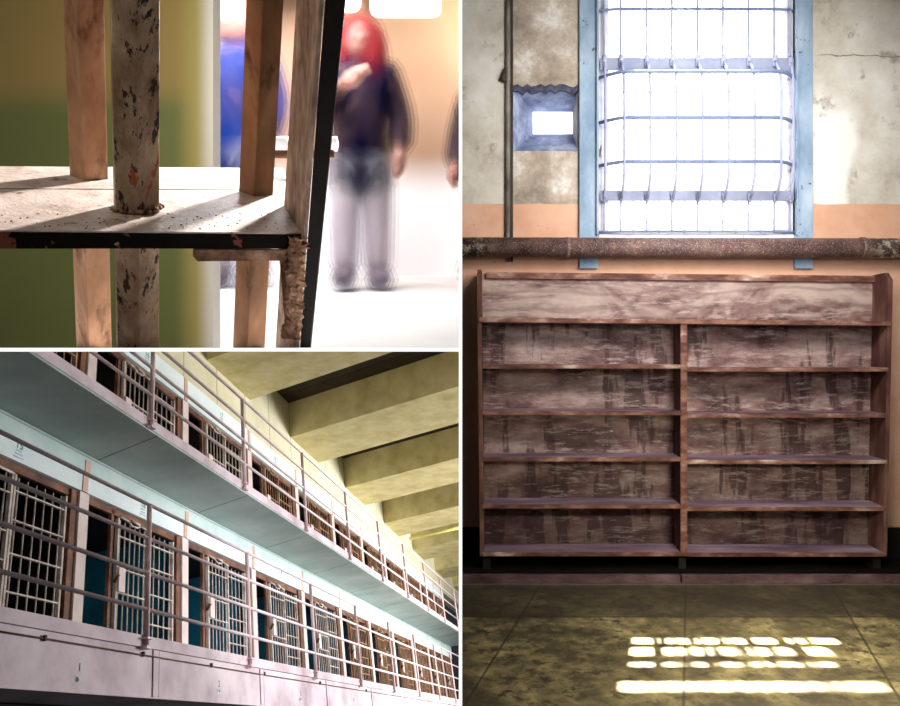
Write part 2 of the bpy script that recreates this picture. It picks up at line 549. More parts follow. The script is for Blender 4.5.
    # side panels with cut front top corner
    for (uo0, uo1, ui0, ui1, vt, vlow, sgn) in ((477, 480, 481, 484, 268.5, 276, 1), (893, 887, 888.5, 883, 272, 280, -1)):
        bm = B()
        def prof(u, v):
            return W(u, v, YF)
        def col_(top_u, bot_u):
            p_top, p_bot = W(top_u, vlow, YF), W(bot_u, 556, YF)
            zt_ = W(0, vt, YF).z
            return [p_bot, p_top, V((p_top.x + SH * .25, YF + .05, zt_)), V((p_top.x + SH, YB, zt_)), V((p_bot.x + SH, YB, p_bot.z))]
        a, b = col_(uo0, uo1), col_(ui0, ui1)
        va = [bm.verts.new(p) for p in a]; vb = [bm.verts.new(p) for p in b]
        bm.faces.new(va); bm.faces.new(vb[::-1])
        for i in range(5):
            j = (i + 1) % 5
            bm.faces.new([va[j], va[i], vb[i], vb[j]])
        obj('side_panel', bm, M['side'], sh)
    # back panel
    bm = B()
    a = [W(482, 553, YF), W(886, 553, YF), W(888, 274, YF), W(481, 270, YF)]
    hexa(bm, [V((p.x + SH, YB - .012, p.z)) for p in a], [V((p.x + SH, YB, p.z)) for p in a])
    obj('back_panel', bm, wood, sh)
    # top rail
    bm = B()
    a = [W(485, 275.5, YF), W(889, 279.5, YF), W(889, 273, YF), W(485, 269, YF)]
    hexa(bm, [V((p.x + SH, YB - .035, p.z)) for p in a], [V((p.x + SH, YB - .013, p.z)) for p in a])
    obj('top_rail', bm, M['edge'], sh)
    def board(ua, va, ub, vb, t, name='shelf_board', front=0):
        bm = B()
        f_ = [W(ua, va + t, YF - front), W(ub, vb + t, YF - front), W(ub, vb, YF - front), W(ua, va, YF - front)]
        hexa(bm, f_, [V((p.x + (SH), YB - .013, p.z)) for p in f_])
        o = obj(name, bm, M['shtop'], sh)
        bm = B()
        g_ = [p + V((0, -.004, 0)) for p in f_]
        hexa(bm, g_, [p + V((0, .0, 0)) for p in f_])
        obj('front_edge', bm, M['edge'], o)
    board(479, 317.5, 890.5, 321, 4.5, front=.006)
    for v, vr in ((364.5, 367.5), (411, 413.5), (457.2, 459.8), (504.3, 506.8), (552, 552.5)):
        board(482.5, v, 680.2, v, 4, front=0)
        board(686.8, vr, 888 - (v - 364) / 190 * 3, vr, 4)
    bm = B()
    a = [W(680.5, 556, YF), W(687, 556, YF), W(687, 322, YF), W(680.5, 322, YF)]
    hexa(bm, a, [V((p.x + SH, YB - .013, p.z)) for p in a])
    obj('divider', bm, M['side'], sh)
    bm = B()
    hexa(bm, [p + V((0, -.003, 0)) for p in a], a)
    obj('divider_edge', bm, M['edge'], sh)
    zcurb = .043
    M['grime_foot'] = mat('black_stained_foot', [(.3, (24, 18, 17)), (.7, (40, 30, 28))], 12, bump=0)  # feet coloured near-black to sink into the shade under the shelf
    for u in (487, 684, 880):
        bm = B()
        p = W(u, 556, YF)
        box(bm, (p.x - .02, YF + .03, zcurb), (p.x + .02, YB - .02, p.z))
        obj('foot', bm, M['grime_foot'], sh)
    # --- plinth the shelf stands on, and floor
    M['curb'] = mat('purple_brown_painted_curb', [(.3, (60, 42, 44)), (.5, (98, 72, 74)), (.7, (130, 102, 104))], 14, 7, (.4, 1, 1), bump=.4)
    YC = H * F / (583.5 - PY)
    bm = B(); box(bm, (.008, YC, 0), (1.16, YC + .03, zcurb)); box(bm, (1.17, YC, 0), (3.1, YC + .03, zcurb))
    obj('baseboard_back', bm, M['curb'], kind='structure')
    M['grime'] = mat('black_grime_under_shelf', [(.3, (16, 13, 13)), (.7, (28, 23, 22))], 8, bump=0, rough=.95, spec=.05)  # near-black colour paints the shade under the shelf
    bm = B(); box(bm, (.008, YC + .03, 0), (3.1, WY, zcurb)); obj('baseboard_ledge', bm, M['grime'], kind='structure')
    N = NT('dark_mottled_olive_floor')
    geo = N.n('ShaderNodeNewGeometry')
    sp = N.n('ShaderNodeSeparateXYZ'); N.l(geo.outputs['Position'], sp.inputs[0])
    gx, gy = sp.outputs[0], sp.outputs[1]
    n1 = N.noise(5, 9, .72, (1, 1, 1)); n2 = N.noise(14, 8, .75, off=(3, 3, 0)); n3 = N.noise(1.4, 3, .5, off=(1, 6, 0))
    c_ = N.ramp(n1, [(.3, (46, 40, 31)), (.44, (86, 76, 54)), (.56, (128, 115, 80)), (.7, (176, 162, 116))])
    c_ = N.mix(N.bw(n2, .5, .62), c_, (60, 52, 36))
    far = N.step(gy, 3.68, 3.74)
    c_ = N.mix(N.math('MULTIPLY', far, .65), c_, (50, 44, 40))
    uu = N.math('ADD', N.math('DIVIDE', N.math('SUBTRACT', N.math('SUBTRACT', gx, N.math('MULTIPLY', gy, .285)), -.02), .76), 10.5)
    dj = N.math('ABSOLUTE', N.math('SUBTRACT', N.math('FRACT', uu), .5))
    joint = N.math('SUBTRACT', 1, N.step(dj, .004, .010))
    j2 = N.math('SUBTRACT', 1, N.step(N.math('ABSOLUTE', N.math('SUBTRACT', gy, 3.71)), .004, .012))
    jj = N.math('MAXIMUM', joint, j2)
    c_ = N.mix(N.math('MULTIPLY', jj, .7), c_, (36, 33, 28))
    j3 = N.math('SUBTRACT', 1, N.step(N.math('ABSOLUTE', N.math('SUBTRACT', gy, YC - .018)), .004, .012))
    c_ = N.mix(N.math('MULTIPLY', j3, .5), c_, (150, 140, 128))
    fm = N.done(c_, .5, 0, n2, .15, .004, .3)
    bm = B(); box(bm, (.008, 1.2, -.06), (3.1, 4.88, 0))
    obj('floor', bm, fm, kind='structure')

    # --- sun through the window; the area lamps are added, unseen fills
    sun = bpy.data.lights.new('sun_shaft', 'SPOT')
    sun.energy = 160000; sun.spot_size = math.radians(17); sun.spot_blend = .1; sun.shadow_soft_size = .035
    sun.color = (1, .95, .8)
    so = bpy.data.objects.new('sun_shaft', sun); COL.objects.link(so)
    so.location = SUN
    so.rotation_euler = (V((1.30, 4.8, 3.2)) - SUN).to_track_quat('-Z', 'Y').to_euler()
    area('room_light', (1.30, 3.15, 2.1), (1.3, 4.5, 1.7), .9, .4, 19, (1, .96, .94))
    area('room_front', (1.3, 1.3, 1.75), (1.3, 4.5, 1.7), .6, .5, 5, (1, .95, .92), 70)
    area('room_fill', (1.30, 2.2, 2.9), (1.35, 4.5, 2.45), 1.0, .5, 17, (1, .96, .92), 95)
    area('window_glow', (1.35, 4.30, 2.9), (1.35, 4.6, 1.4), .9, .25, 3.2, (.9, .93, 1))
    area('floor_glow', (1.38, 3.0, .95), (1.32, 3.1, 0), .4, .25, 22, (1, .95, .76))

def area(name, loc, target, sx, sy, e, color=(1, 1, 1), spread=None):
    l = bpy.data.lights.new(name, 'AREA')
    l.shape = 'RECTANGLE'; l.size = sx; l.size_y = sy; l.energy = e; l.color = color
    if spread: l.spread = math.radians(spread)
    o = bpy.data.objects.new(name, l); COL.objects.link(o)
    o.location = loc
    o.rotation_euler = (V(target) - V(loc)).to_track_quat('-Z', 'Y').to_euler()
    return o

# ================================================================== PLACE 2 (lower left): two tiers of cells in a tall hall
def room_cells():
    S = 1.4
    e1 = V((149, F, -380)).normalized()                # along the gallery, away
    e2 = V((-270, F, 1600)); e2 = (e2 - e1 * e2.dot(e1)).normalized()   # up
    n = e1.cross(e2)                                   # out into the hall
    C0 = V((0, 0, H))
    Q = V(((144.5 - PX) / F, 1, (PY - 635.4) / F)) * 5.0
    def G(s, t, w): return C0 + (Q + e1 * s + e2 * t + n * w) * S
    E1 = e1 * S
    SK, DR = -.35, -.06                                # beams cross the hall at a slant
    def Gk(s, t, w, w0=-.59): return G(s + SK * (w - w0), t + DR * (w - w0), w)
    WC = -.59                                          # cell fronts
    S0, S1 = -1.75, 15.2
    # ---- materials
    M['lil'] = mat('lilac_white_gloss_paint', [(.3, (166, 146, 156)), (.5, (206, 190, 198)), (.7, (226, 214, 218))], 1.6, 7, bump=.1, chips=((96, 78, 84), 30, .70, .73))
    M['rail'] = mat('lilac_pink_rail_paint', [(.3, (226, 206, 212)), (.7, (244, 230, 234))], 5, bump=.1, rough=.45)
    M['post'] = mat('dusky_pink_post_paint', [(.3, (192, 160, 164)), (.7, (226, 204, 208))], 4, bump=.1, rough=.5)
    M['soffit'] = mat('grey_teal_soffit_paint', [(.3, (146, 164, 160)), (.6, (172, 188, 184)), (.75, (190, 202, 198))], 1.2, 6, bump=.1, chips=((120, 106, 90), 14, .70, .73))
    M['head'] = mat('pale_mint_white_paint', [(.3, (206, 224, 226)), (.6, (228, 240, 241)), (.75, (236, 244, 244))], 1.5, 6, bump=0, chips=((206, 200, 150), 8, .72, .75))
    M['mould'] = mat('pale_teal_moulding_paint', [(.3, (168, 196, 194)), (.7, (204, 222, 220))], 2, bump=0)
    M['pinkstrip'] = mat('salmon_pink_strip', [(.3, (196, 156, 140)), (.7, (220, 184, 168))], 5, bump=0)
    M['pillar'] = mat('pale_pink_pillar_paint', [(.3, (206, 186, 182)), (.7, (232, 218, 214))], 3, bump=0)
    M['brown'] = mat('red_brown_steel_paint', [(.3, (62, 36, 26)), (.5, (104, 66, 46)), (.7, (140, 96, 68))], 4, bump=0)
    M['dark'] = mat('near_black_recess', [(.3, (16, 15, 16)), (.7, (30, 28, 28))], 4, bump=0)  # stands in for shade in the cells and beneath the tier
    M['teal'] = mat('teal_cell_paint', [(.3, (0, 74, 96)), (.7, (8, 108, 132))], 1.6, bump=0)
    M['bars'] = mat('chipped_cream_bar_paint', [(.3, (150, 136, 126)), (.5, (196, 184, 174)), (.7, (222, 212, 204))], 9, bump=0)
    M['barsw'] = mat('tan_rusty_bar_paint', [(.3, (124, 86, 62)), (.6, (176, 140, 108)), (.75, (206, 178, 148))], 9, bump=0)
    M['cream'] = mat('cream_concrete_wall', [(.3, (196, 190, 156)), (.6, (214, 210, 180)), (.75, (222, 219, 194))], 1.3, 7, bump=.2)
    M['beam'] = mat('yellow_ochre_concrete', [(.3, (172, 158, 104)), (.5, (196, 184, 134)), (.7, (210, 200, 156))], 2.5, 8, bump=.35, dist=.03)
    M['plank'] = mat('dark_brown_deck_board', [(.3, (44, 37, 30)), (.7, (66, 56, 44))], 3, bump=0)
    M['ink'] = mat('black_stencil_paint', [(.3, (26, 24, 30)), (.7, (38, 34, 40))], 10, bump=0)
    M['green'] = mat('green_stencil_paint', [(.3, (0, 122, 70)), (.7, (16, 140, 88))], 10, bump=0)
    M['faint'] = mat('faint_blue_grey_marks', [(.3, (150, 160, 196)), (.7, (176, 186, 214))], 10, bump=0)
    M['sticker'] = mat('torn_paper_sticker', [(.35, (96, 70, 60)), (.45, (196, 198, 214)), (.6, (212, 214, 226)), (.68, (60, 66, 60))], 16, 3, bump=0)

    # ---- lower slab with curb and fascia (structure)
    bm = B()
    box(bm, (S0, -.07, -1.9), (S1, 0, 0.0), G)                 # curb / floor edge
    obj('gallery_floor', bm, M['lil'], kind='structure')
    bm = B()
    box(bm, (S0, -.352, -1.9), (S1, -.072, -.012), G)
    fas = obj('lower_fascia', bm, M['lil'], kind='structure')
    bm = B()
    for k in range(-1, 9):
        s = .165 + 1.735 * k
        box(bm, (s - .035, -.35, -.0118), (s + .035, -.075, -.006), G)
        for d in (-.035, .035):
            box(bm, (s + d - .0025, -.35, -.0118), (s + d + .0025, -.075, -.004), G)
    obj('joint_cover', bm, M['lil'], fas)
    bm = B()
    for k in range(-1, 9):
        s = .165 + 1.735 * k
        for d in (-.039, .039):
            box(bm, (s + d - .0022, -.35, -.0118), (s + d + .0022, -.075, -.0095), G)
    obj('joint_gap', bm, M['brown'], fas)
    bm = B(); box(bm, (S0, -.36, -.3), (S1, -.352, -.004), G); obj('drip_edge', bm, M['lil'], fas)
    for k in range(6):
        s = -.645 + 1.735 * k
        lettering('number', str(k + 1), M['ink'], fas, G(s, -.248, -.0105), E1.normalized(), e2, .062 * S)
        bm = B(); box(bm, (s - .036, -.302, -.0118), (s + .026, -.268, -.0105), G); obj('sticker', bm, M['sticker'], fas)
    cb = thing('fascia_cable', 'thin dark cable clipped along the lilac fascia of the lower tier', 'cable', G(-.5, -.11, 0))
    bm = B(); tube(bm, [G(S0, -.112, -.005), G(-.97, -.112, -.004), G(.05, -.115, -.004), G(2, -.118, -.005), G(6, -.118, -.005), G(S1, -.118, -.005)], .0045 * S, 6)
    obj('cable', bm, M['brown'], cb)
    for s in (-.97, -.0, .95, 1.95, 3.4, 5.1):
        bm = B(); box(bm, (s - .008, -.124, -.0118), (s + .008, -.096, .004), G); obj('clip', bm, M['ink'], cb)
    # near-black block paints the shade beneath the tier
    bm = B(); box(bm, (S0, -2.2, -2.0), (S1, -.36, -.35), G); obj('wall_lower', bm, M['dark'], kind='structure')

    # ---- upper slab
    bm = B()
    box(bm, (S0, 1.39, -1.9), (S1, 1.468, 0), G)
    us = obj('upper_gallery', bm, M['lil'], kind='structure')
    bm = B(); box(bm, (S0, 1.374, -.585), (S1, 1.389, -.004), G); obj('soffit', bm, M['soffit'], us)
    bm = B()
    for k in range(9):
        s = .12 + 1.617 * k
        a, b = Gk(s, 1.3735, -.585, 0), Gk(s, 1.3735, -.006, 0)
        t_ = 1.3732
        def P(w, d): return G(s + d + SK * w * 1.0, t_, w)
        hexa(bm, [P(-.585, -.004), P(-.585, .004), P(-.006, .004), P(-.006, -.004)],
             [P(-.585, -.004) + e2 * .002, P(-.585, .004) + e2 * .002, P(-.006, .004) + e2 * .002, P(-.006, -.004) + e2 * .002])
    obj('soffit_joint', bm, M['plank'], us)

    # ---- headers, back walls, partitions, pillars for both tiers
    P_ = 1.522
    base = .2
    ks = list(range(-1, 10))
    for tier, (t0, tb, th, tt, name) in enumerate(((0.0, 1.10, 1.235, 1.373, 'lower'), (1.468, 2.42, 2.655, 2.66, 'upper'))):
        bm = B(); box(bm, (S0, tb, WC - .06), (S1, th, WC), G)
        hd = obj(name + '_header', bm, M['head'], kind='structure')
        if tier == 0:
            bm = B(); box(bm, (S0, 1.237, WC - .06), (S1, 1.373, WC + .012), G); obj('moulding', bm, M['mould'], hd)
            bm = B(); box(bm, (S0, 1.352, WC + .0125), (S1, 1.362, WC + .016), G); obj('moulding_line', bm, M['soffit'], hd)
        bm = B()
        for k in ks:
            s = base + P_ * k
            box(bm, (s - .03, tb, WC + .0005), (s + .03, th - .002, WC + .006), G)
            if tier == 0: box(bm, (s - .03, 1.237, WC + .0125), (s + .03, 1.33, WC + .017), G)
        obj('joint_strip', bm, M['pinkstrip'], hd)
        for k in range(-1, 6):
            s = base + P_ * k + .80 + (0.0 if tier == 0 else .0)
            tl = 1.195 if tier == 0 else 2.56
            if k == -1 and tier == 1: continue
            o = lettering('number', str(16 + k), M['green'], hd, G(s, tl - .01, WC + .002), E1.normalized(), e2, .075 * S)
            bm = B()
            for q in range(3):
                d = random.uniform(.02, .05)
                box(bm, (s - d, tl - .028 - .022 * q, WC + .0005), (s + d, tl - .020 - .022 * q, WC + .002), G)
            obj('faint_writing', bm, M['faint'], hd)
        # back wall and cell ceiling; near-black paints the shade in the cells
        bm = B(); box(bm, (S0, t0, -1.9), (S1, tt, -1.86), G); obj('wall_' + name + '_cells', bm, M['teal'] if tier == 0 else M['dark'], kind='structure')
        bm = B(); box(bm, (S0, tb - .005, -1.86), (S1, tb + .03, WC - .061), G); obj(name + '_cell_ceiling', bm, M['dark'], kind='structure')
        # steel lintel channel under the header
        bm = B(); box(bm, (S0, tb - .055, WC - .055), (S1, tb - .006, WC - .03), G); obj(name + '_door_track', bm, M['brown'], kind='structure')
        for k in ks:
            s = base + P_ * k
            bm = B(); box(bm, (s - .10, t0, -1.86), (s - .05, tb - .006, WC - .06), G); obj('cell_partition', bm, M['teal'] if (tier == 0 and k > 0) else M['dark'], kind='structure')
            bm = B(); box(bm, (s - .05, t0, WC - .06), (s + .06, tb - .006, WC + .0), G); obj('white_pillar', bm, M['pillar'], kind='structure')
            bm = B(); box(bm, (s - .125, t0, WC - .06), (s - .052, tb - .006, WC - .015), G); obj('brown_pillar', bm, M['brown'], kind='structure')
    # dim interior of the first two lower cells
    # ---- grilles and doors
    def bar_set(parent, s0, s1, nb, t0, t1, m, w, crosses, bent=False, few=False):
        xs = [s0 + (s1 - s0) * (i + .5) / nb for i in range(nb)]
        r = .0056
        if few:
            bm = B()
            for x in xs: tube(bm, [G(x, t0 + .005, w), G(x, t1, w)], r * S, 5)
            obj('bars', bm, m, parent)
        else:
            for x in xs:
                bm = B(); tube(bm, [G(x, t0 + .005, w), G(x, t1, w)], r * S, 6); obj('bar', bm, m, parent)
        for c in crosses:
            bm = B(); box(bm, (s0, t0 + c - .0048, w - .006), (s1, t0 + c + .0048, w + .012), G); obj('cross_bar', bm, m, parent)
        for x in (s0, s1):
            bm = B(); box(bm, (x - .009, t0, w - .012), (x + .009, t1 + .01, w + .014), G); obj('upright', bm, m, parent)
    def make_door(k, tier, few, closed=False):
        t0, t1 = (0.0, 1.035) if tier == 0 else (1.468, 2.37)
        s = base + P_ * k
        m = M['bars'] if (tier == 0 and k < 4) else M['barsw'] if tier == 0 else (M['bars'] if 0 <= k < 2 else M['barsw'])
        d0, d1 = (s + .47, s + .90)
        if closed: d0, d1 = s + .16, s + .78
        tname = 'lower' if tier == 0 else 'upper'
        i = ks.index(k) if tier == 0 else ks.index(k)
        d = thing('cell_door', ('closed' if closed else 'open') + ' barred door of the %s cell from the left on the %s tier' % (ordinal(i), tname), 'cell door', G((d0 + d1) / 2, t0, WC - .025), 'sliding cell doors of the %s tier' % tname)
        h = t1 - t0
        bar_set(d, d0, d1, 6, t0, t1 - .02, m, WC - .02, (.05, h * .46, h * .63, h * .86), few=few)
        bm = B()                                        # bent lifting linkage along the top
        pts = [(d0, t1 - .0), (d0 + .12, t1 - .01), (d0 + .18, t1 - .035), (d0 + .26, t1 - .03), (d0 + .30, t1 - .01), (d1, t1 - .02)]
        for a, b in zip(pts, pts[1:]):
            tube(bm, [G(a[0], a[1], WC - .002), G(b[0], b[1], WC - .002)], .008 * S, 6)
        tube(bm, [G(d0 + .16, t1 + .005, WC + .004), G(d0 + .28, t1 - .005, WC + .004)], .01 * S, 6)
        obj('top_linkage', bm, m, d)
        bm = B(); box(bm, (d0 + .0, t0 + h * .46, WC - .018), (d0 + .085, t0 + h * .63, WC + .012), G)
        obj('lock_box', bm, M['pillar'], d)
        bm = B(); tube(bm, [G(d0 - .02, t0 + h * .52, WC - .015), G(d0 - .02, t0 + h * .57, WC + .02)], .012 * S, 6); obj('handle', bm, M['brown'], d)
        if not closed:                                  # the dark jamb the door slides past
            bm = B(); box(bm, (s + .405, t0, WC - .056), (s + .445, t1 + .05, WC - .03), G); obj('jamb', bm, M['brown'], d)
        # fixed grille beside it
        g0, g1 = s + .935, s + 1.37
        if closed: g0 = s + .84
        g = thing('cell_grille', 'fixed grille of the %s cell from the left on the %s tier' % (ordinal(i), tname), 'grille', G((g0 + g1) / 2, t0, WC - .045), 'fixed grilles of the %s tier' % tname)
        bar_set(g, g0, g1, 5 if not closed else 6, t0, t1 - .01, m, WC - .045, (h * .3, h * .52, h * .72, h * .9), few=few)
    for k in ks:
        make_door(k, 0, k > 5, closed=(k == -1))
        make_door(k, 1, k > 5, closed=(k == -1))

    # ---- guard railings
    def railing(name, t_base, t_top, label, ks_, foot):
        g = thing(name, label, 'railing', G(0, t_base, .0))
        hgt = t_top - t_base
        for j in range(4):
            t = t_base + hgt * (j + 1) / 4 if foot == 0 else [1.635, 1.855, 2.064, 2.263][j]
            bm = B(); tube(bm, [G(S0, t, .012), G(S1, t, .012)], .0128 * S, 8); obj('rail', bm, M['rail'], g)
        for k in ks_:
            s = 1.617 * k
            bm = B(); tube(bm, [G(s, t_base + .0, .014), G(s, t_top, .014)], .0165 * S, 8)
            p = obj('post', bm, M['post'], g)
            bm = B(); box(bm, (s - .03, t_base - .012, -.005), (s + .03, t_base + .006, .035), G)
            box(bm, (s - .032, t_base + .045, -.003), (s + .032, t_base + .056, .038), G)
            obj('post_foot', bm, M['post'], p)
    railing('guard_railing', -.072, .835, 'lilac four-bar guard railing with posts along the lower tier of cells', range(-1, 9), 0)
    railing('guard_railing', 1.395, 2.263, 'lilac four-bar guard railing with posts along the upper tier of cells', range(-1, 9), 1)

    # ---- upper wall, ceiling, beams
    bm = B(); box(bm, (S0, 2.66, WC - .3), (26, 3.6, WC - .004), G); uw = obj('wall_upper', bm, M['cream'], kind='structure')
    bm = B()
    for k in range(14):
        s = .95 + .74 * k
        box(bm, (s - .004, 2.662, WC - .0035), (s + .004, 3.55, WC - .001), G)
    M['wline'] = mat('grey_wall_joint', [(.3, (160, 156, 130)), (.7, (176, 172, 146))], 4, bump=0)
    obj('wall_joint', bm, M['wline'], uw)
    def wmax(s, t):
        lo, hi = -.5, 8
        for _ in range(30):
            m_ = (lo + hi) / 2
            if Gk(s, t, m_).x < .45: lo = m_
            else: hi = m_
        return lo
    bm = B()
    for k in range(60):
        s = -1 + .45 * k
        for j in range(2):
            a, b = s, s + .44
            w0, w1 = WC - .1, wmax(s, 3.58)
            hexa(bm, [Gk(a, 3.56, w0), Gk(b, 3.56, w0), Gk(b, 3.56, w1), Gk(a, 3.56, w1)],
                 [Gk(a, 3.6, w0), Gk(b, 3.6, w0), Gk(b, 3.6, w1), Gk(a, 3.6, w1)])
            break
    obj('ceiling', bm, M['plank'], kind='structure')
    for k in range(-1, 8):
        a, b = 2.19 + 2.47 * k, 3.30 + 2.47 * k + .02
        w0 = WC - .002
        w1 = wmax(b, 3.07)
        bm = B()
        q = lambda s, t, w: Gk(s, t, w)
        hexa(bm, [q(a, 3.07, w0), q(b, 3.07, w0), q(b, 3.558, w0), q(a, 3.558, w0)],
             [q(a, 3.07, w1), q(b, 3.07, w1), q(b, 3.558, w1), q(a, 3.558, w1)])
        obj('ceiling_beam', bm, M['beam'], kind='structure')
    M['tubel'] = mat('yellow_tube', [(.3, (214, 206, 120)), (.7, (226, 218, 136))], 4, bump=0)
    lt = thing('ceiling_tube', 'thin yellow tube fixed under the shadowed ceiling beam far down the hall', 'tube', Gk(10.95, 3.03, .2))
    bm = B(); tube(bm, [Gk(10.95, 3.03, -.4), Gk(10.95, 3.03, .75)], .03 * S, 8); obj('tube', bm, M['tubel'], lt)

    # ---- light: big windows right of the hall; low and near lamps are added fills
    area('hall_windows', G(9.0, .9, 7.0), G(8.0, 1.0, -.5), 7, 4.0, 3000, (1, .97, .95))
    area('hall_low', G(8.5, -1.6, 1.8), G(8.0, 3, .4), 6, 1.2, 190, (1, .96, .84))
    area('hall_near', G(.6, .5, 2.4), G(2.6, .5, -.3), 1.0, 1.0, 24, (.98, .95, 1), 70)

# ================================================================== PLACE 3 (upper left): close-up of a barred corner, people beyond
def soften(me, offs, alphas):
    """soft woolly outline: nested translucent skins around the surface, as one mesh"""
    src = B(); src.from_mesh(me); src.normal_update()
    out = B()
    lay = out.loops.layers.float_color.new('soft')
    for d, a in zip(offs, alphas):
        vs = [out.verts.new(v.co + v.normal * d) for v in src.verts]
        for f in src.faces:
            try: nf = out.faces.new([vs[v.index] for v in f.verts])
            except ValueError: continue
            nf.smooth = True
            for lp in nf.loops: lp[lay] = (a, a, a, 1)
    src.free()
    return out

def softmat(name, c0, c1, emit=0):
    N = NT(name)
    c = N.ramp(N.noise(4, 2), [(.35, c0), (.65, c1)])
    N.done(c, .9, emit=emit, spec=.05)
    at = N.n('ShaderNodeAttribute', attribute_name='soft')
    tr = N.n('ShaderNodeBsdfTransparent')
    mx = N.n('ShaderNodeMixShader')
    N.l(at.outputs['Fac'], mx.inputs[0]); N.l(tr.outputs[0], mx.inputs[1]); N.l(N.b.outputs[0], mx.inputs[2])
    N.l(mx.outputs[0], N.out.inputs[0])
    return N.m

OFFS = [-.035, -.012, .011, .034, .058, .085]
ALPH = [1.0, .5, .36, .25, .16, .09]

def skin_mesh(verts, edges, radii, sub=2, extra=None, root=0):
    me = bpy.data.meshes.new('tmp'); me.from_pydata(verts, edges, []); me.update()
    o = bpy.data.objects.new('tmp', me); COL.objects.link(o)
    o.modifiers.new('s', 'SKIN'); m2 = o.modifiers.new('d', 'SUBSURF'); m2.levels = sub; m2.render_levels = sub
    for i, r in enumerate(radii):
        sv = me.skin_vertices[0].data[i]
        sv.radius = (r, r) if not isinstance(r, tuple) else r
        sv.use_root = (i == root)
    dg = bpy.context.evaluated_depsgraph_get()
    res = bpy.data.meshes.new_from_object(o.evaluated_get(dg))
    bpy.data.objects.remove(o); bpy.data.meshes.remove(me)
    if extra:
        bm = B(); bm.from_mesh(res); extra(bm); bm.to_mesh(res); bm.free()
    return res

